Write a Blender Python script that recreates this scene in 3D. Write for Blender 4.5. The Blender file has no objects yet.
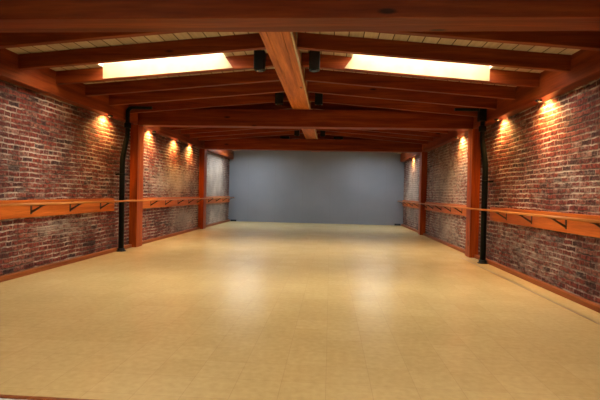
import bpy, bmesh, math, random
from mathutils import Vector, Matrix
random.seed(7)
S = bpy.context.scene
col = S.collection

# ------------------------------------------------------------------ materials
def new_mat(name):
    m = bpy.data.materials.new(name); m.use_nodes = True
    nt = m.node_tree
    b = nt.nodes['Principled BSDF']
    return m, nt, b

def N(nt, t, **kw):
    n = nt.nodes.new(t)
    for k, v in kw.items():
        if k.startswith('i_'):
            n.inputs[k[2:].replace('_', ' ')].default_value = v
        else:
            setattr(n, k, v)
    return n

def ramp(nt, stops, interp='LINEAR'):
    r = nt.nodes.new('ShaderNodeValToRGB')
    cr = r.color_ramp; cr.interpolation = interp
    while len(cr.elements) < len(stops): cr.elements.new(0.5)
    for e, (p, c) in zip(cr.elements, stops):
        e.position = p; e.color = (*c, 1)
    return r

def mix(nt, kind, fac, a, b):
    m = nt.nodes.new('ShaderNodeMix'); m.data_type = 'RGBA'; m.blend_type = kind
    L = nt.links
    for sock, v in ((m.inputs[0], fac), (m.inputs[6], a), (m.inputs[7], b)):
        if isinstance(v, (int, float)): sock.default_value = v
        elif isinstance(v, tuple): sock.default_value = (*v, 1)
        else: L.new(v, sock)
    return m.outputs[2]

def wood(name, axis, dark, mid, light, rough=.5, ply=None):
    """fir timber with grain running along one axis"""
    m, nt, b = new_mat(name); L = nt.links
    tc = N(nt, 'ShaderNodeTexCoord'); oi = N(nt, 'ShaderNodeObjectInfo')
    mp = N(nt, 'ShaderNodeMapping')
    sc = [9, 9, 9]; sc[axis] = .55
    mp.inputs['Scale'].default_value = sc
    ad = N(nt, 'ShaderNodeVectorMath', operation='ADD')
    ml = N(nt, 'ShaderNodeMath', operation='MULTIPLY', i_Value=1); ml.inputs[1].default_value = 37
    L.new(oi.outputs['Random'], ml.inputs[0])
    L.new(tc.outputs['Object'], mp.inputs['Vector'])
    L.new(mp.outputs[0], ad.inputs[0]); L.new(ml.outputs[0], ad.inputs[1])
    n1 = N(nt, 'ShaderNodeTexNoise'); n1.inputs['Scale'].default_value = 1.0; n1.inputs['Detail'].default_value = 5
    n1.inputs['Distortion'].default_value = .6
    L.new(ad.outputs[0], n1.inputs['Vector'])
    n2 = N(nt, 'ShaderNodeTexNoise'); n2.inputs['Scale'].default_value = 6; n2.inputs['Detail'].default_value = 3
    L.new(ad.outputs[0], n2.inputs['Vector'])
    r = ramp(nt, [(.28, dark), (.5, mid), (.72, light)])
    L.new(n1.outputs[0], r.inputs[0])
    r2 = ramp(nt, [(.3, (.72, .68, .62)), (.7, (1.1, 1.1, 1.1))]); L.new(n2.outputs[0], r2.inputs[0])
    c = mix(nt, 'MULTIPLY', .8, r.outputs[0], r2.outputs[0])
    # knots
    mp2 = N(nt, 'ShaderNodeMapping'); s2 = [2.6, 2.6, 2.6]; s2[axis] = .8
    mp2.inputs['Scale'].default_value = s2
    L.new(tc.outputs['Object'], mp2.inputs['Vector'])
    ad2 = N(nt, 'ShaderNodeVectorMath', operation='ADD')
    L.new(mp2.outputs[0], ad2.inputs[0]); L.new(ml.outputs[0], ad2.inputs[1])
    v = N(nt, 'ShaderNodeTexVoronoi'); v.inputs['Scale'].default_value = 1.3
    L.new(ad2.outputs[0], v.inputs['Vector'])
    kr = ramp(nt, [(.05, (1, 1, 1)), (.10, (0, 0, 0))]); L.new(v.outputs['Distance'], kr.inputs[0])
    c = mix(nt, 'MIX', kr.outputs[0], c, tuple(x * .25 for x in dark))
    L.new(c, b.inputs['Base Color'])
    b.inputs['Roughness'].default_value = rough
    b.inputs['Specular IOR Level'].default_value = .2
    bp = N(nt, 'ShaderNodeBump'); bp.inputs['Strength'].default_value = .25; bp.inputs['Distance'].default_value = .01
    L.new(n2.outputs[0], bp.inputs['Height']); L.new(bp.outputs[0], b.inputs['Normal'])
    return m

D, M_, L_ = (.105, .014, .0025), (.185, .030, .004), (.28, .060, .009)
W = [wood('fir_%s' % 'xyz'[i], i, D, M_, L_) for i in range(3)]
W_post = wood('fir_post', 2, (.21, .030, .004), (.33, .055, .006), (.45, .09, .011), .42)
W_ridge = wood('fir_ridge', 1, (.32, .085, .016), (.54, .165, .036), (.74, .27, .075), .45)
W_rail = wood('fir_rail', 1, (.34, .07, .009), (.52, .12, .015), (.66, .18, .026), .38)
W_barre = wood('fir_barre', 1, (.38, .11, .022), (.50, .18, .04), (.62, .27, .08), .3)
W_base = wood('fir_base', 1, (.17, .04, .01), (.27, .075, .018), (.36, .11, .03), .5)

def plain(name, c, rough=.5, metal=0, var=.15, scale=8):
    m, nt, b = new_mat(name); L = nt.links
    tc = N(nt, 'ShaderNodeTexCoord'); n = N(nt, 'ShaderNodeTexNoise'); n.inputs['Scale'].default_value = scale
    n.inputs['Detail'].default_value = 4
    L.new(tc.outputs['Object'], n.inputs['Vector'])
    r = ramp(nt, [(.3, tuple(x * (1 - var) for x in c)), (.7, tuple(min(1, x * (1 + var)) for x in c))])
    L.new(n.outputs[0], r.inputs[0]); L.new(r.outputs[0], b.inputs['Base Color'])
    b.inputs['Roughness'].default_value = rough; b.inputs['Metallic'].default_value = metal
    b.inputs['Specular IOR Level'].default_value = .12 if max(c) < .02 else .5
    return m

M_black = plain('black_metal', (.012, .013, .012), .45)
M_pipe = plain('black_iron', (.004, .006, .006), .55)
M_bracket = plain('dark_bracket', (.05, .02, .01), .5)
M_strip = plain('pale_strip', (.50, .42, .28), .5)
M_white = plain('white_plastic', (.8, .78, .72), .4)
M_lobby = plain('pale_concrete', (.62, .62, .62), .6, scale=3)
M_curb = plain('painted_curb', (.80, .72, .58), .6)
M_liner = plain('skylight_lining', (.30, .20, .10), .7, scale=5)
M_front = plain('plaster', (.22, .18, .14), .8, scale=2)

def back_wall_mat():
    m, nt, b = new_mat('grey_blue_panel'); L = nt.links
    tc = N(nt, 'ShaderNodeTexCoord'); sx = N(nt, 'ShaderNodeSeparateXYZ'); L.new(tc.outputs['Object'], sx.inputs[0])
    n = N(nt, 'ShaderNodeTexNoise'); n.inputs['Scale'].default_value = .9; n.inputs['Detail'].default_value = 3
    L.new(tc.outputs['Object'], n.inputs['Vector'])
    r = ramp(nt, [(.3, (.185, .20, .232)), (.7, (.212, .229, .264))]); L.new(n.outputs[0], r.inputs[0])
    # painted sheets butted together: fine vertical joints every 1.22 m
    w = N(nt, 'ShaderNodeMath', operation='PINGPONG'); w.inputs[1].default_value = .61
    L.new(sx.outputs['X'], w.inputs[0])
    lt = N(nt, 'ShaderNodeMath', operation='LESS_THAN'); lt.inputs[1].default_value = .008; L.new(w.outputs[0], lt.inputs[0])
    mu = N(nt, 'ShaderNodeMath', operation='MULTIPLY'); mu.inputs[1].default_value = .5; L.new(lt.outputs[0], mu.inputs[0])
    c = mix(nt, 'MIX', mu.outputs[0], r.outputs[0], (.17, .18, .20))
    L.new(c, b.inputs['Base Color']); b.inputs['Roughness'].default_value = .6
    return m
M_back = back_wall_mat()

def brick_mat(name, seed, pale):
    """old common brick: pale = list of (y, z, ry, rz, strength) limewashed patches, some also painting in daylight"""
    m, nt, b = new_mat(name); L = nt.links
    tc = N(nt, 'ShaderNodeTexCoord'); sx = N(nt, 'ShaderNodeSeparateXYZ'); L.new(tc.outputs['Object'], sx.inputs[0])
    cx = N(nt, 'ShaderNodeCombineXYZ'); L.new(sx.outputs['Y'], cx.inputs['X']); L.new(sx.outputs['Z'], cx.inputs['Y'])
    cx.inputs['Z'].default_value = seed
    # irregular laying: gentle warp of the courses plus ragged brick edges
    def warp(vec, scale, amt, det=2):
        n = N(nt, 'ShaderNodeTexNoise'); n.inputs['Scale'].default_value = scale; n.inputs['Detail'].default_value = det
        L.new(vec, n.inputs['Vector'])
        s = N(nt, 'ShaderNodeVectorMath', operation='SUBTRACT'); s.inputs[1].default_value = (.5, .5, .5)
        L.new(n.outputs['Color'], s.inputs[0])
        k = N(nt, 'ShaderNodeVectorMath', operation='SCALE'); k.inputs['Scale'].default_value = amt; L.new(s.outputs[0], k.inputs[0])
        a = N(nt, 'ShaderNodeVectorMath', operation='ADD'); L.new(vec, a.inputs[0]); L.new(k.outputs[0], a.inputs[1])
        return a.outputs[0]
    base = cx.outputs[0]
    v = warp(base, 1.3, .06); v = warp(v, 12, .034, 4)
    def MA(op, a, b2=None, c2=None):
        n = nt.nodes.new('ShaderNodeMath'); n.operation = op
        for k_, q in enumerate((a, b2, c2)):
            if q is None: continue
            if isinstance(q, (int, float)): n.inputs[k_].default_value = q
            else: L.new(q, n.inputs[k_])
        return n.outputs[0]
    sv = N(nt, 'ShaderNodeSeparateXYZ'); L.new(v, sv.inputs[0])
    RH = .0765
    ry_ = MA('DIVIDE', sv.outputs['Y'], RH); row = MA('FLOOR', ry_); fy = MA('FRACT', ry_)
    wr_ = N(nt, 'ShaderNodeTexWhiteNoise', noise_dimensions='1D'); L.new(MA('ADD', row, seed + .37), wr_.inputs['W'])
    head = MA('LESS_THAN', MA('FRACT', MA('DIVIDE', MA('ADD', row, .5), 6.0)), .16)   # a header course every sixth
    wid = MA('SUBTRACT', .222, MA('MULTIPLY', head, .108))
    bx_ = MA('ADD', MA('DIVIDE', sv.outputs['X'], wid), MA('MULTIPLY', wr_.outputs['Value'], 7.0))
    colm = MA('FLOOR', bx_); fx = MA('FRACT', bx_)
    dy_ = MA('MULTIPLY', MA('MINIMUM', fy, MA('SUBTRACT', 1.0, fy)), RH)
    dx_ = MA('MULTIPLY', MA('MINIMUM', fx, MA('SUBTRACT', 1.0, fx)), wid)
    cid = N(nt, 'ShaderNodeCombineXYZ'); L.new(colm, cid.inputs['X']); L.new(row, cid.inputs['Y']); cid.inputs['Z'].default_value = seed
    wb = N(nt, 'ShaderNodeTexWhiteNoise', noise_dimensions='3D'); L.new(cid.outputs[0], wb.inputs['Vector'])
    BC = wb.outputs['Value']
    def edge(d, w0, w1):
        n = N(nt, 'ShaderNodeMapRange', interpolation_type='SMOOTHSTEP')
        n.inputs['From Min'].default_value = w0; n.inputs['From Max'].default_value = w1
        n.inputs['To Min'].default_value = 1; n.inputs['To Max'].default_value = 0; L.new(d, n.inputs['Value']); return n.outputs['Result']
    BF = MA('MAXIMUM', edge(dy_, .005, .016), MA('MULTIPLY', edge(dx_, .003, .011), .62))
    nb = N(nt, 'ShaderNodeTexNoise'); nb.inputs['Scale'].default_value = 30; nb.inputs['Detail'].default_value = 4; L.new(base, nb.inputs['Vector']); blot = nb.outputs[0]
    cr = ramp(nt, [(.0, (.035, .020, .022)), (.10, (.075, .028, .026)), (.22, (.14, .030, .022)), (.45, (.20, .036, .024)),
                   (.66, (.25, .050, .032)), (.82, (.27, .080, .052)), (.93, (.30, .15, .11)), (1.0, (.38, .28, .22))])
    L.new(MA('ADD', MA('MULTIPLY', BC, .86), MA('MULTIPLY', blot, .16)), cr.inputs[0])
    # blotches on the face of the bricks
    n1 = N(nt, 'ShaderNodeTexNoise'); n1.inputs['Scale'].default_value = 22; n1.inputs['Detail'].default_value = 5; L.new(base, n1.inputs['Vector'])
    r1 = ramp(nt, [(.34, (.18, .16, .17)), (.60, (1.15, 1.08, 1.05))]); L.new(n1.outputs[0], r1.inputs[0])
    c = mix(nt, 'MULTIPLY', .85, cr.outputs[0], r1.outputs[0])
    # mortar
    n2 = N(nt, 'ShaderNodeTexNoise'); n2.inputs['Scale'].default_value = 2.4; n2.inputs['Detail'].default_value = 5; n2.inputs['Roughness'].default_value = .65
    L.new(base, n2.inputs['Vector'])
    mr = ramp(nt, [(.36, (.055, .032, .026)), (.47, (.20, .13, .095)), (.60, (.58, .49, .39))]); L.new(n2.outputs[0], mr.inputs[0])
    c = mix(nt, 'MIX', BF, c, mr.outputs[0])
    # mortar smears and lime bloom, plus painted daylight in the far bay
    n3 = N(nt, 'ShaderNodeTexNoise'); n3.inputs['Scale'].default_value = 12; n3.inputs['Detail'].default_value = 7; n3.inputs['Roughness'].default_value = .7
    st = N(nt, 'ShaderNodeMapping'); st.inputs['Scale'].default_value = (.55, 1.5, 1); L.new(base, st.inputs['Vector'])
    L.new(st.outputs[0], n3.inputs['Vector'])
    mask = None
    for (py, pz, ry, rz, k) in pale:
        s = N(nt, 'ShaderNodeVectorMath', operation='SUBTRACT'); s.inputs[1].default_value = (py, pz, seed); L.new(warp(base, 1.8, .9, 3), s.inputs[0])
        d = N(nt, 'ShaderNodeVectorMath', operation='MULTIPLY'); d.inputs[1].default_value = (1 / ry, 1 / rz, 0); L.new(s.outputs[0], d.inputs[0])
        ln = N(nt, 'ShaderNodeVectorMath', operation='LENGTH'); L.new(d.outputs[0], ln.inputs[0])
        mr_ = N(nt, 'ShaderNodeMapRange'); mr_.inputs['From Min'].default_value = 0; mr_.inputs['From Max'].default_value = 1.0
        mr_.inputs['To Min'].default_value = k; mr_.inputs['To Max'].default_value = 0; L.new(ln.outputs['Value'], mr_.inputs['Value'])
        if mask is None: mask = mr_.outputs[0]
        else:
            mx = N(nt, 'ShaderNodeMath', operation='MAXIMUM'); L.new(mask, mx.inputs[0]); L.new(mr_.outputs[0], mx.inputs[1]); mask = mx.outputs[0]
    ad = N(nt, 'ShaderNodeMath', operation='ADD'); L.new(n3.outputs[0], ad.inputs[0]); L.new(mask, ad.inputs[1])
    th = ramp(nt, [(.55, (0, 0, 0)), (.84, (1, 1, 1))]); L.new(ad.outputs[0], th.inputs[0])
    sm = N(nt, 'ShaderNodeMath', operation='MULTIPLY'); sm.inputs[1].default_value = .82; L.new(th.outputs[0], sm.inputs[0])
    c = mix(nt, 'MIX', sm.outputs[0], c, (.50, .43, .35))
    # large dark weathering
    n4 = N(nt, 'ShaderNodeTexNoise'); n4.inputs['Scale'].default_value = .8; n4.inputs['Detail'].default_value = 3; L.new(base, n4.inputs['Vector'])
    r4 = ramp(nt, [(.35, (.50, .49, .52)), (.65, (1.08, 1.06, 1.05))]); L.new(n4.outputs[0], r4.inputs[0])
    c = mix(nt, 'MULTIPLY', .9, c, r4.outputs[0])
    L.new(c, b.inputs['Base Color'])
    b.inputs['Roughness'].default_value = .8; b.inputs['Specular IOR Level'].default_value = .3
    # relief
    inv = N(nt, 'ShaderNodeMath', operation='SUBTRACT'); inv.inputs[0].default_value = 1; L.new(BF, inv.inputs[1])
    t2 = N(nt, 'ShaderNodeMath', operation='MULTIPLY_ADD'); t2.inputs[1].default_value = .8; L.new(n1.outputs[0], t2.inputs[0]); L.new(inv.outputs[0], t2.inputs[2])
    t3 = N(nt, 'ShaderNodeMath', operation='MULTIPLY_ADD'); t3.inputs[1].default_value = .7; L.new(BC, t3.inputs[0]); L.new(t2.outputs[0], t3.inputs[2])
    bp = N(nt, 'ShaderNodeBump'); bp.inputs['Strength'].default_value = .8; bp.inputs['Distance'].default_value = .014
    L.new(t3.outputs[0], bp.inputs['Height']); L.new(bp.outputs[0], b.inputs['Normal'])
    return m
M_brickL = brick_mat('old_brick_left', 0.0, [(7.3, .62, 1.3, .30, .26), (12.9, 1.55, 3.0, .60, .42), (13.7, .45, 2.2, .8, .40),
                                            (17.2, 1.6, 2.6, 2.4, .60), (17.6, .4, 3.0, 1.2, .45), (7.0, 1.45, 3.0, .5, .08)])  # far-bay patches also paint in the daylight falling on that brick
M_brickR = brick_mat('old_brick_right', 5.3, [(7.6, .45, 2.2, .75, .17), (12.8, 1.7, 3.4, 1.5, .34), (12.5, .4, 3.0, .9, .32),
                                             (17.6, 1.4, 3.0, 1.8, .42), (6.2, 1.5, 2.5, .5, .10)])

def floor_mat():
    m, nt, b = new_mat('waxed_tile_floor'); L = nt.links
    tc = N(nt, 'ShaderNodeTexCoord')
    br = N(nt, 'ShaderNodeTexBrick'); br.offset = 0
    for k, val in (('Scale', 1.0), ('Mortar Size', .0022), ('Mortar Smooth', .3), ('Brick Width', .305), ('Row Height', .305)):
        br.inputs[k].default_value = val
    br.inputs['Color1'].default_value = (.565, .42, .185, 1); br.inputs['Color2'].default_value = (.60, .455, .21, 1)
    br.inputs['Mortar'].default_value = (.50, .355, .165, 1)
    L.new(tc.outputs['Object'], br.inputs['Vector'])
    n = N(nt, 'ShaderNodeTexNoise'); n.inputs['Scale'].default_value = 1.1; n.inputs['Detail'].default_value = 6; n.inputs['Roughness'].default_value = .6
    L.new(tc.outputs['Object'], n.inputs['Vector'])
    r = ramp(nt, [(.3, (.94, .925, .90)), (.7, (1.04, 1.04, 1.04))]); L.new(n.outputs[0], r.inputs[0])
    c = mix(nt, 'MULTIPLY', 1.0, br.outputs['Color'], r.outputs[0])
    n2 = N(nt, 'ShaderNodeTexNoise'); n2.inputs['Scale'].default_value = 18; n2.inputs['Detail'].default_value = 5
    L.new(tc.outputs['Object'], n2.inputs['Vector'])
    r2 = ramp(nt, [(.3, (.92, .90, .87)), (.7, (1.04, 1.04, 1.04))]); L.new(n2.outputs[0], r2.inputs[0])
    c = mix(nt, 'MULTIPLY', 1.0, c, r2.outputs[0])
    L.new(c, b.inputs['Base Color'])
    rr = N(nt, 'ShaderNodeMapRange'); rr.inputs['To Min'].default_value = .22; rr.inputs['To Max'].default_value = .27
    L.new(n.outputs[0], rr.inputs['Value']); L.new(rr.outputs[0], b.inputs['Roughness'])
    b.inputs['Specular IOR Level'].default_value = .5
    bp = N(nt, 'ShaderNodeBump'); bp.inputs['Strength'].default_value = .04; bp.inputs['Distance'].default_value = .01
    n3 = N(nt, 'ShaderNodeTexNoise'); n3.inputs['Scale'].default_value = 3.5; n3.inputs['Detail'].default_value = 3
    L.new(tc.outputs['Object'], n3.inputs['Vector'])
    L.new(n3.outputs[0], bp.inputs['Height']); L.new(bp.outputs[0], b.inputs['Normal'])
    return m
M_floor = floor_mat()

def deck_mat():
    m, nt, b = new_mat('pale_roof_boards'); L = nt.links
    tc = N(nt, 'ShaderNodeTexCoord'); sx = N(nt, 'ShaderNodeSeparateXYZ'); L.new(tc.outputs['Object'], sx.inputs[0])
    dv = N(nt, 'ShaderNodeMath', operation='DIVIDE'); dv.inputs[1].default_value = .19; L.new(sx.outputs['X'], dv.inputs[0])
    fl = N(nt, 'ShaderNodeMath', operation='FLOOR'); L.new(dv.outputs[0], fl.inputs[0])
    fr = N(nt, 'ShaderNodeMath', operation='FRACT'); L.new(dv.outputs[0], fr.inputs[0])
    wn = N(nt, 'ShaderNodeTexWhiteNoise', noise_dimensions='1D'); L.new(fl.outputs[0], wn.inputs['W'])
    r = ramp(nt, [(0, (.50, .41, .26)), (1, (.64, .55, .37))]); L.new(wn.outputs['Value'], r.inputs[0])
    mp = N(nt, 'ShaderNodeMapping'); mp.inputs['Scale'].default_value = (14, .8, 14); L.new(tc.outputs['Object'], mp.inputs['Vector'])
    n = N(nt, 'ShaderNodeTexNoise'); n.inputs['Scale'].default_value = 1.5; n.inputs['Detail'].default_value = 5; L.new(mp.outputs[0], n.inputs['Vector'])
    r2 = ramp(nt, [(.3, (.75, .7, .65)), (.7, (1.05, 1.05, 1.05))]); L.new(n.outputs[0], r2.inputs[0])
    c = mix(nt, 'MULTIPLY', .8, r.outputs[0], r2.outputs[0])
    lt = N(nt, 'ShaderNodeMath', operation='LESS_THAN'); lt.inputs[1].default_value = .075; L.new(fr.outputs[0], lt.inputs[0])
    c = mix(nt, 'MIX', lt.outputs[0], c, (.07, .035, .015))
    L.new(c, b.inputs['Base Color']); b.inputs['Roughness'].default_value = .7
    return m
M_deck = deck_mat()

def emis(name, c, s):
    m, nt, b = new_mat(name); L = nt.links
    tc = N(nt, 'ShaderNodeTexCoord'); n = N(nt, 'ShaderNodeTexNoise'); n.inputs['Scale'].default_value = 2
    L.new(tc.outputs['Object'], n.inputs['Vector'])
    r = ramp(nt, [(.2, tuple(x * .93 for x in c)), (.8, c)]); L.new(n.outputs[0], r.inputs[0])
    L.new(r.outputs[0], b.inputs['Emission Color']); b.inputs['Emission Strength'].default_value = s
    b.inputs['Base Color'].default_value = (.8, .8, .8, 1)
    return m
M_glaze = emis('skylight_acrylic', (1, .93, .80), 30)
M_glaze_cool = emis('skylight_acrylic_cool', (.78, .89, 1.0), 15)
M_glaze_fill = emis("added_skylight_fill", (1, .90, .76), 17)  # glow of the unseen skylights added to light the foreground floor
M_bulb = emis('warm_lamp', (1, .62, .25), 5)

# ------------------------------------------------------------------ mesh helpers
def box(bm, x0, x1, y0, y1, z0, z1):
    vs = [bm.verts.new((x, y, z)) for x in (x0, x1) for y in (y0, y1) for z in (z0, z1)]
    F = [(0, 1, 3, 2), (4, 6, 7, 5), (0, 4, 5, 1), (2, 3, 7, 6), (0, 2, 6, 4), (1, 5, 7, 3)]
    for f in F: bm.faces.new([vs[i] for i in f])
    return vs

def prism(bm, pts, axis, a, b):
    """closed polygon pts (2-D) extruded along axis from a to b"""
    def v(p, t):
        q = list(p); q.insert(axis, t); return bm.verts.new(q)
    A = [v(p, a) for p in pts]; B = [v(p, b) for p in pts]
    n = len(pts)
    bm.faces.new(A); bm.faces.new(B[::-1])
    for i in range(n): bm.faces.new([A[i], B[i], B[(i + 1) % n], A[(i + 1) % n]][::-1])

def tube(bm, path, r, seg=20):
    path = [Vector(p) for p in path]; rings = []
    for i, p in enumerate(path):
        d = (path[min(i + 1, len(path) - 1)] - path[max(i - 1, 0)]).normalized()
        up = Vector((0, 1, 0)) if abs(d.y) < .9 else Vector((1, 0, 0))
        a = d.cross(up).normalized(); b2 = d.cross(a).normalized()
        rr = r[i] if isinstance(r, (list, tuple)) else r
        rings.append([bm.verts.new(p + (a * math.cos(t) + b2 * math.sin(t)) * rr) for t in [2 * math.pi * k / seg for k in range(seg)]])
    for A, B in zip(rings, rings[1:]):
        for k in range(seg):
            f = bm.faces.new([A[k], A[(k + 1) % seg], B[(k + 1) % seg], B[k]]); f.smooth = True
    bm.faces.new(rings[0][::-1]); bm.faces.new(rings[-1])

def obj(name, bm, mat, parent=None, bevel=0, origin=None):
    bmesh.ops.recalc_face_normals(bm, faces=bm.faces[:])
    if origin is not None:
        bmesh.ops.translate(bm, verts=bm.verts[:], vec=-Vector(origin))
    me = bpy.data.meshes.new(name); bm.to_mesh(me); bm.free()
    me.materials.append(mat)
    o = bpy.data.objects.new(name, me); col.objects.link(o)
    if origin is not None: o.location = origin
    if parent: o.parent = parent
    if bevel:
        b = o.modifiers.new('bevel', 'BEVEL'); b.width = bevel; b.segments = 2; b.limit_method = 'ANGLE'
    return o

def struct(o):
    o['kind'] = 'structure'; return o

def tag(o, label, cat, group=None):
    o['label'] = label; o['category'] = cat
    if group: o['group'] = group
    return o

def empty(name, loc):
    o = bpy.data.objects.new(name, None); o.location = loc; o.empty_display_size = .1; col.objects.link(o); return o

def dup(root, loc):
    r = root.copy(); col.objects.link(r); r.location = loc
    for ch in list(root.children):
        c = ch.copy(); col.objects.link(c); c.parent = r
        for g in ch.children:
            d = g.copy(); col.objects.link(d); d.parent = c
    return r

def B(): return bmesh.new()
ORD = ['first', 'second', 'third', 'fourth', 'fifth', 'sixth', 'seventh', 'eighth']

# ------------------------------------------------------------------ dimensions
XL, XR = -4.53, 3.20            # brick faces
BL, BR = -4.45, 3.12            # baseboard faces
LL, LR = -4.35, 3.02            # faces of posts and ledgers
XC = -.685                      # ridge line
YB = 19.73                      # far wall
YF = -2.6                       # wall behind the camera
YE = 2.64                       # edge of the dance floor
BEAMS = [(3.74, 4.07), (9.80, 10.12), (15.11, 15.44)]
HB, HT = 2.769, 3.149           # tie beam under side, top
def deckz(x): return 3.456 - .0852 * abs(x - XC)

# ------------------------------------------------------------------ shell
bm = B(); box(bm, XL - .2, XR + .2, YE, YB, -.12, 0); struct(obj('floor', bm, M_floor))
bm = B(); box(bm, XL - .2, XR + .2, YF, YE - .035, -.12, -.004); struct(obj('floor.001', bm, M_lobby))
bm = B(); box(bm, XL, XR, YE - .035, YE, -.1, .004); struct(obj('trim_1', bm, W_base, bevel=.002))
bm = B(); box(bm, XL - .25, XL, YF, YB, -.12, 3.3); struct(obj('wall_left', bm, M_brickL))
bm = B(); box(bm, XR, XR + .25, YF, YB, -.12, 3.3); struct(obj('wall_right', bm, M_brickR))
bm = B(); box(bm, XL - .25, XR + .25, YB, YB + .15, -.12, 3.6); struct(obj('wall_back', bm, M_back))
bm = B(); box(bm, XL - .25, XR + .25, YF - .15, YF, -.12, 3.6); struct(obj('wall_front', bm, M_front))

SKY = [
    (.60, 1.60, -3.58, -1.65, .29, 2.30, None),  # y0,y1, left x0,x1, right x0,x1, material; this row is added fill
    (6.01, 6.77, -3.58, -1.65, .29, 2.30, M_glaze),
    (10.25, 10.95, -3.70, -1.65, .29, 2.45, M_glaze),
    (16.6, 18.4, -4.20, -2.60, 1.10, 2.45, M_glaze_cool),
]
bm = B()
def deck_panel(x0, x1, y0, y1):
    za, zb = deckz(x0), deckz(x1)
    prism(bm, [(x0, za), (x1, zb), (x1, zb + .05), (x0, za + .05)], 1, y0, y1)
ys = YF
for (y0, y1, a, b_, c, d, _m) in SKY:
    deck_panel(XL - .2, XC, ys, y0 - .033); deck_panel(XC, XR + .2, ys, y0 - .033)
    for (p, q) in ((XL - .2, a - .033), (b_ + .033, XC), (XC, c - .033), (d + .033, XR + .2)): deck_panel(p, q, y0 - .033, y1 + .033)
    ys = y1 + .033
deck_panel(XL - .2, XC, ys, YB); deck_panel(XC, XR + .2, ys, YB)
struct(obj('ceiling', bm, M_deck))

bays = [(YE, BEAMS[0][0]), (BEAMS[0][1], BEAMS[1][0]), (BEAMS[1][1], BEAMS[2][0]), (BEAMS[2][1], YB)]
for side, x0, x1 in (('left', XL, BL), ('right', BR, XR)):
    bm = B()
    for (y0, y1) in bays: box(bm, x0, x1, y0 + .001, y1 - .001, 0, .07)
    struct(obj('baseboard_' + side, bm, W_base, bevel=.006))

# thin dark strip in the floor, coloured as the right rail's cast shadow
bm = B(); box(bm, 2.835, 2.853, YE, 9.75, -.01, .0015); struct(obj('rail_shadow_strip', bm, plain('rail_shadow', (.20, .13, .06), .5)))

# ------------------------------------------------------------------ timber frame
wh = ['at the front of the room, nearest the viewer', 'spanning the middle of the room', 'in front of the far grey wall']
for i, (y0, y1) in enumerate(BEAMS):
    bm = B(); box(bm, XL, XR, y0, y1, HB, HT)
    o = obj('tie_beam', bm, W[0], bevel=.008, origin=((XL + XR) / 2, (y0 + y1) / 2, HB))
    tag(o, 'heavy red-brown horizontal timber tie beam ' + wh[i], 'beam', 'tie beams crossing the room')

pl = ['just outside the picture', 'beside the black pipe', 'nearest the grey end wall']
for i, (y0, y1) in enumerate(BEAMS):
    for side, x0, x1 in (('left', XL, LL), ('right', LR, XR)):
        bm = B(); box(bm, x0, x1, y0, y1, 0, HB)
        o = obj('timber_post', bm, W_post, bevel=.008, origin=((x0 + x1) / 2, (y0 + y1) / 2, 0))
        tag(o, 'square timber post on the %s wall, %s' % (side, pl[i]), 'post', 'posts against the brick walls')

# ridge beam of three plies with a pale strip on its right edge
rd = empty('ridge_beam', (XC, 2.0, 3.149))
tag(rd, 'long orange-brown ridge beam running down the centre of the ceiling', 'beam')
bm = B()
xa = -.866
for k, (w0, w1) in enumerate(((0, .085), (.091, .265), (.271, .361))):
    box(bm, xa + w0 - XC, xa + w1 - XC, -4.5, YB - 2.0, 0 if k != 1 else .006, deckz(XC + .18) - 3.149)
box(bm, xa + .01 - XC, xa + .35 - XC, -4.5, YB - 2.0, .02, .28)
obj('beam_body', bm, W_ridge, rd, bevel=.004)
bm = B(); box(bm, .183, .205, -4.5, YB - 2.0, .0, .05)
o = obj('edge_strip', bm, M_strip, rd, bevel=.003); o['label'] = 'pale strip along the right edge of the beam'

# ledgers along the walls (stop either side of each tie beam)
pos = {1: 'front bay', 2: 'middle bay', 3: 'far bay', 0: 'bay behind the front tie beam'}
for bi, (y0, y1) in enumerate([(YF, BEAMS[0][0])] + bays[1:]):
    for side, x0, x1 in (('left', XL, LL), ('right', LR, XR)):
        if bi == 0: continue
        bm = B(); n = deckz((x0 + x1) / 2 - (.09 if side == 'left' else -.09))
        prism(bm, [(x0, HB), (x1, HB), (x1, deckz(x1)), (x0, deckz(x0))], 1, y0 + .001, y1 - .001)
        o = obj('ledger_beam', bm, W[1], bevel=.006, origin=((x0 + x1) / 2, (y0 + y1) / 2, HB))
        tag(o, 'deep timber ledger along the top of the %s brick wall in the %s' % (side, pos[bi]), 'beam', 'ledgers on top of the brick walls')

# rafters
RY = [[4.235, 5.08, 5.92, 6.77, 7.61, 8.45, 9.30], [10.135, 10.97, 11.81, 12.65, 13.48, 14.31], [15.45, 16.25]]
bayname = ['between the front and middle tie beams', 'between the middle and far tie beams', 'behind the far tie beam']
for b_i, lst in enumerate(RY):
    for i, y in enumerate(lst):
        for side, xe, xr in (('left', LL, -.866), ('right', LR, -.505 + .022)):
            bm = B()
            prism(bm, [(xe, deckz(xe) - .2), (xr, deckz(xr) - .2), (xr, deckz(xr)), (xe, deckz(xe))], 1, y, y + .09)
            o = obj('rafter', bm, W[0], bevel=.005, origin=((xe + xr) / 2, y + .045, deckz((xe + xr) / 2) - .2))
            tag(o, '%s-side sloping rafter, %s %s' % (side, ORD[i], ['behind the front tie beam', 'behind the middle tie beam', 'behind the far tie beam'][b_i]),
                'rafter', 'rafters %s, %s side' % (bayname[b_i], side))

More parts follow.
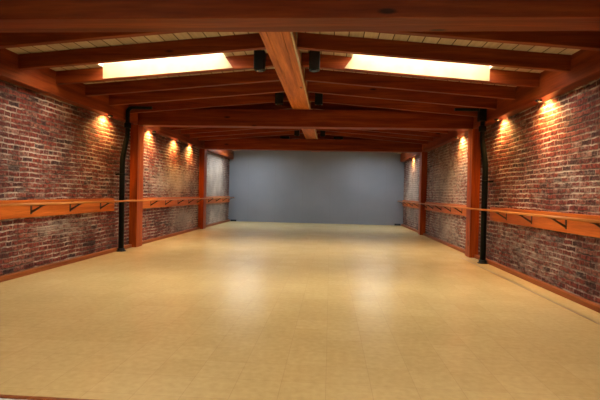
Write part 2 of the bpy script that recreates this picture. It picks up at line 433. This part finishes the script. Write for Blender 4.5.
# ------------------------------------------------------------------ skylights
names = ['added unseen skylight overhead to brighten the near floor', 'glowing over-bright skylight between the rafters', 'skylight hidden behind the middle tie beam', 'cool daylight skylight of the far bay']
for si, (y0, y1, a, b_, c, d, gm) in enumerate(SKY):
    gm = gm or M_glaze_fill
    for side, x0, x1 in (('left', a, b_), ('right', c, d)):
        cx = (x0 + x1) / 2; zc = deckz(cx)
        r = empty('skylight', (cx, (y0 + y1) / 2, zc))
        tag(r, '%s, %s of the ridge beam' % (names[si], side), 'skylight', 'skylights')
        bm = B(); t = .03; hx = (x1 - x0) / 2; hy = (y1 - y0) / 2; top = .30
        def zz(x): return deckz(cx + x) - zc
        for (p, q) in ((-hx - t, -hx), (hx, hx + t)):
            prism(bm, [(p, zz(p) + .0), (q, zz(q) + .0), (q, top), (p, top)], 1, -hy - t, hy + t)
        for (p, q) in ((-hy - t, -hy), (hy, hy + t)):
            prism(bm, [(-hx, zz(-hx)), (hx, zz(hx)), (hx, top), (-hx, top)], 1, p, q)
        obj('curb', bm, M_curb, r)
        bm = B(); box(bm, -hx - t, hx + t, -hy - t, hy + t, top, top + .02)
        obj('glazing', bm, gm, r)
        if si in (1, 2):
            for (p, q) in ((-hy + .002, -hy + .014), (hy - .014, hy - .002)):
                bm = B(); e0, e1 = (.0, .12) if side == 'left' else (.12, .0)
                prism(bm, [(-hx - e0, zz(-hx - e0) - .185), (hx + e1, zz(hx + e1) - .185), (hx, zz(hx) - .005), (hx, zz(hx) + .05), (-hx, zz(-hx) + .05), (-hx, zz(-hx) - .005)], 1, p, q)
                o = obj('liner_board', bm, M_liner, r)

# ------------------------------------------------------------------ board, barre and brackets
bayn = ['front bay', 'middle bay', 'far bay']
segs = {'left': [(2.9, 9.02), (10.121, 15.109), (15.441, YB - .01)], 'right': [(2.9, 9.04), (10.121, 15.109), (15.441, YB - .01)]}
for side in ('left', 'right'):
    s = 1 if side == 'left' else -1; xw = XL if side == 'left' else XR
    for i, (y0, y1) in enumerate(segs[side]):
        bm = B(); x0, x1 = sorted((xw, xw + s * .045)); box(bm, x0, x1, y0, y1, .855, 1.115)
        o = obj('wall_board', bm, W_rail, bevel=.005, origin=((x0 + x1) / 2, (y0 + y1) / 2, .855))
        tag(o, 'wide orange fir board fixed along the %s brick wall behind the barre, %s' % (side, bayn[i]), 'board', 'boards behind the barres')
    # barre: one long rounded wooden bar in front of the posts
    xb = xw + s * .245
    bm = B()
    prof = []
    for k in range(16):
        t = 2 * math.pi * k / 16
        cx_, cz_ = math.cos(t), math.sin(t)
        prof.append((xb + .022 * math.copysign(abs(cx_) ** .6, cx_), 1.062 + .018 * math.copysign(abs(cz_) ** .6, cz_)))
    prism(bm, prof, 1, 2.9, YB - .03)
    for f in bm.faces:
        if len(f.verts) == 4: f.smooth = True
    o = obj('barre', bm, W_barre, origin=(xb, 10, 1.062))
    tag(o, 'long wooden ballet barre running along the %s brick wall' % side, 'barre', 'ballet barres')
    # brackets
    ylist = ([3.45, 4.45, 5.45, 6.42, 7.43, 8.45] if side == 'left' else [3.2, 4.2, 5.22, 6.18, 7.20, 8.2]) + [10.9, 11.9, 12.9, 13.9, 14.8] + [16.2, 17.3, 18.4, 19.4]
    def bay_of(y): return 0 if y < 10 else (1 if y < 15.3 else 2)
    cnt = [0, 0, 0]
    proto = None
    for y in ylist:
        b_i = bay_of(y); k = cnt[b_i]; cnt[b_i] += 1
        loc = (xw + s * .045, y, .855)
        if proto is None:
            proto = empty('barre_bracket', loc)
            bm = B()
            x0, x1 = sorted((0, s * .006)); box(bm, x0, x1, -.02, .02, .045, .215); obj('back_plate', bm, M_bracket, proto, bevel=.002)
            bm = B()
            x0, x1 = sorted((0, s * .20)); box(bm, x0, x1, -.012, .012, .175, .186)
            x0, x1 = sorted((s * .170, s * .230)); box(bm, x0, x1, -.020, .020, .1795, .1845)
            obj('arm', bm, M_bracket, proto)
            bm = B()
            prism(bm, [(0, .055), (s * .19, .178), (s * .155, .178), (0, .09)], 1, -.016, .016)
            obj('strut', bm, M_bracket, proto)
            o = proto
        else:
            o = dup(proto, loc)
        tag(o, 'small dark triangular bracket under the %s barre, %s from the front of the %s' % (side, ORD[k], bayn[b_i]), 'bracket', 'brackets under the %s barre' % side)

# ------------------------------------------------------------------ black pipes beside the middle posts
for side, s, xw, yb in (('left', 1, XL, 9.145), ('right', -1, XR, 9.03)):
    r = empty('drain_pipe', (xw + s * (.14 if side == 'left' else .16), yb, 0))
    tag(r, 'black iron pipe standing by the %s brick wall beside the middle post' % side, 'pipe', 'black pipes beside the middle posts')
    K = .10 if side == 'left' else .075
    p = [(0, 0, 0), (0, 0, 1.85)]
    for k in range(1, 7):
        u = k / 6; w_ = u * u * (3 - 2 * u); p.append((s * K * w_, 0, 1.85 + .7 * u))
    p.append((s * K, 0, 2.93))
    for k in range(1, 8):
        t = k / 7 * math.pi / 2; p.append((s * (K + .10 * (1 - math.cos(t))), 0, 2.93 + .10 * math.sin(t)))
    p.append((s * .62, 0, 3.03))
    rad = [.056, .056, .055, .054, .052, .050, .047, .045] + [.045] * (len(p) - 16) + [.045 - .002 * k for k in range(7)] + [.031]
    bm = B(); tube(bm, p, rad); obj('pipe_run', bm, M_pipe, r)
    bm = B(); tube(bm, [(0, 0, 0), (0, 0, .012), (0, 0, .0121), (0, 0, .055), (0, 0, .07)], [.10, .10, .078, .074, .060], 24); obj('floor_flange', bm, M_pipe, r)
    bm = B(); tube(bm, [(s * K, 0, 2.60), (s * K, 0, 2.61), (s * K, 0, 2.70), (s * K, 0, 2.71)], [.058, .07, .07, .058], 24); obj('coupling', bm, M_pipe, r)
    bm = B(); tube(bm, [(0, 0, 1.60), (0, 0, 1.605), (0, 0, 1.635), (0, 0, 1.64)], [.057, .064, .064, .057], 24)
    x0, x1 = sorted((-s * (.138 if side == 'left' else .158), -s * .05)); box(bm, x0, x1, -.015, .015, 1.605, 1.635); obj('wall_clamp', bm, M_pipe, r)
    if side == 'right':
        bm = B(); box(bm, -K - .085, -K + .048, -.09, .07, 2.80, 3.12); obj('junction_box', bm, M_pipe, r, bevel=.01)

# ------------------------------------------------------------------ downlights tucked under the ledgers
def make_downlight(loc):
    r = empty('downlight', loc)
    bm = B(); n = 28
    rings = [(.048, 0), (.048, -.022), (.040, -.024), (.034, -.006)]
    vs = [[bm.verts.new((a * math.cos(2 * math.pi * k / n), a * math.sin(2 * math.pi * k / n), z)) for k in range(n)] for a, z in rings]
    for A, Bv in zip(vs, vs[1:]):
        for k in range(n): bm.faces.new([A[k], A[(k + 1) % n], Bv[(k + 1) % n], Bv[k]])
    bm.faces.new(vs[0]); bm.faces.new(vs[-1])
    obj('housing', bm, M_black, r)
    bm = B(); tube(bm, [(0, 0, -.008), (0, 0, -.014)], [.030, .022], 20); obj('bulb', bm, M_bulb, r)
    return r
DL = [('left', 8.61, 'left brick wall, beside the black pipe'), ('left', 10.82, 'left brick wall, first beyond the middle post'),
      ('left', 12.60, 'left brick wall, halfway between middle and far posts'), ('left', 14.05, 'left brick wall, nearest the far post'),
      ('right', 6.88, 'right brick wall, nearest the viewer'), ('right', 8.55, 'right brick wall, just before the black pipe'),
      ('right', 11.18, 'right brick wall, just beyond the middle post'), ('right', 17.6, 'right brick wall, beyond the far post')]
proto = None
for side, y, txt in DL:
    s = 1 if side == 'left' else -1; x = (XL if s == 1 else XR) + s * .135
    loc = (x, y, HB)
    if proto is None: proto = make_downlight(loc); o = proto
    else: o = dup(proto, loc)
    tag(o, 'small warm downlight at the top of the ' + txt.replace('halfway between middle and far posts', 'midway between two posts'), 'light', 'downlights under the ledgers')
    ld = bpy.data.lights.new('downlight_lamp', 'SPOT'); ld.energy = 150 if y < 16 else 70; ld.color = (1, .46, .13)
    ld.spot_size = math.radians(150); ld.spot_blend = .8; ld.shadow_soft_size = .03
    lo = bpy.data.objects.new('downlight_lamp', ld); col.objects.link(lo); lo.location = (x, y, HB - .03)
    lo.rotation_euler = (0, s * math.radians(38), 0)

# ------------------------------------------------------------------ black box lights beside the ridge
def make_boxlight(loc, s):
    r = empty('box_spotlight', loc)
    bm = B(); box(bm, -.08, .08, -.07, .07, -.30, -.02); obj('housing', bm, M_black, r, bevel=.012)
    bm = B(); box(bm, -.018, .018, -.018, .018, -.03, .0); obj('stem', bm, M_black, r)
    bm = B(); tube(bm, [(0, 0, -.300), (0, 0, -.312)], [.052, .056], 24); obj('lens_ring', bm, plain('dark_glass', (.03, .03, .035), .2) if 'dark_glass' not in bpy.data.materials else bpy.data.materials['dark_glass'], r)
    return r
proto = None
for k, (y, zb) in enumerate(((6.60, 0), (9.14, 0), (14.05, 0))):
    for side, x in (('left', -1.09), ('right', -.275)):
        loc = (x, y, deckz(x) )
        if proto is None: proto = make_boxlight(loc, 1); o = proto
        else: o = dup(proto, loc)
        tag(o, 'black box-shaped light hanging %s of the ridge beam, %s' % (side, ['nearest the viewer', 'before the middle beam', 'beyond the middle beam'][k]),
            'light', 'black box lights in pairs along the ridge')
# a flat pair further out, lying on top of the far tie beam
p0 = None
for side, x in (('left', -1.59), ('right', .23)):
    loc = (x, 15.22, HT)
    if p0 is None:
        p0 = empty('floodlight', loc)
        bm = B(); box(bm, -.16, .16, -.07, .07, .012, .10); obj('housing', bm, M_black, p0, bevel=.015)
        bm = B(); box(bm, -.10, .10, -.05, .05, 0, .014); obj('base_plate', bm, M_black, p0)
        o = p0
    else: o = dup(p0, loc)
    tag(o, 'small flat black fitting lying on the far tie beam, %s of the ridge' % side, 'light', 'flat black fittings on the far tie beam')

# ------------------------------------------------------------------ outlet and corner blocks
ro = empty('wall_outlet', (XL + .002, 15.75, .26))
tag(ro, 'small white electrical outlet low on left brick wall just past the far post', 'outlet')
bm = B(); box(bm, 0, .012, -.06, .06, -.065, .065); obj('cover_plate', bm, M_white, ro, bevel=.004)
cp = [c for c in ro.children][0]; M_sock = plain('socket_grey', (.3, .29, .27), .4)
for z in (-.028, .028):
    bm = B(); box(bm, .011, .016, -.018, .018, z - .014, z + .014); obj('socket', bm, M_sock, cp)
for side, x in (('left', BL + .16), ('right', BR - .16)):
    bm = B(); prism(bm, [(YB - .09, .0), (YB - .01, .0), (YB - .01, .075), (YB - .045, .06)], 0, x - .13, x + .13)
    o = obj('floor_block', bm, M_black, bevel=.006, origin=(x, YB - .05, 0))
    tag(o, 'small dark block on the floor at the foot of the grey wall, %s corner' % side, 'block', 'dark blocks in the far corners')

# ------------------------------------------------------------------ lights
def area(name, loc, rot, sx, sy, e, c, spread=180):
    l = bpy.data.lights.new(name, 'AREA'); l.shape = 'RECTANGLE'; l.size = sx; l.size_y = sy; l.energy = e; l.color = c
    l.spread = math.radians(spread)
    o = bpy.data.objects.new(name, l); col.objects.link(o); o.location = loc; o.rotation_euler = [math.radians(a) for a in rot]; return o
# added fill lamp behind the camera, standing for no seen source
area('front_fill', (XC, YF + .1, 1.6), (90, 0, 0), 6.0, 2.0, 8, (1, .90, .76))

w = bpy.data.worlds.new('world'); S.world = w; w.use_nodes = True
w.node_tree.nodes['Background'].inputs[0].default_value = (.6, .7, .8, 1)
w.node_tree.nodes['Background'].inputs[1].default_value = .3

# ------------------------------------------------------------------ camera
f = 445.8; yaw, pitch, roll = math.radians(3.856), math.radians(-.829), math.radians(1.254)
cd = bpy.data.cameras.new('camera'); cd.sensor_width = 36; cd.lens = 36 * f / 600; cd.clip_start = .05
cam = bpy.data.objects.new('camera', cd); col.objects.link(cam)
fwd = Vector((-math.sin(yaw) * math.cos(pitch), math.cos(yaw) * math.cos(pitch), math.sin(pitch)))
right = Vector((math.cos(yaw), math.sin(yaw), 0)); up = right.cross(fwd)
# image content turned clockwise by roll = camera turned anticlockwise
r2 = right * math.cos(roll) + up * math.sin(roll); u2 = up * math.cos(roll) - right * math.sin(roll)
mw = Matrix((r2, u2, -fwd)).transposed().to_4x4(); mw.translation = (0, 0, 1.3)
cam.matrix_world = mw
S.camera = cam
S.view_settings.view_transform = 'Standard'
S.view_settings.look = 'None'
S.view_settings.exposure = -.12
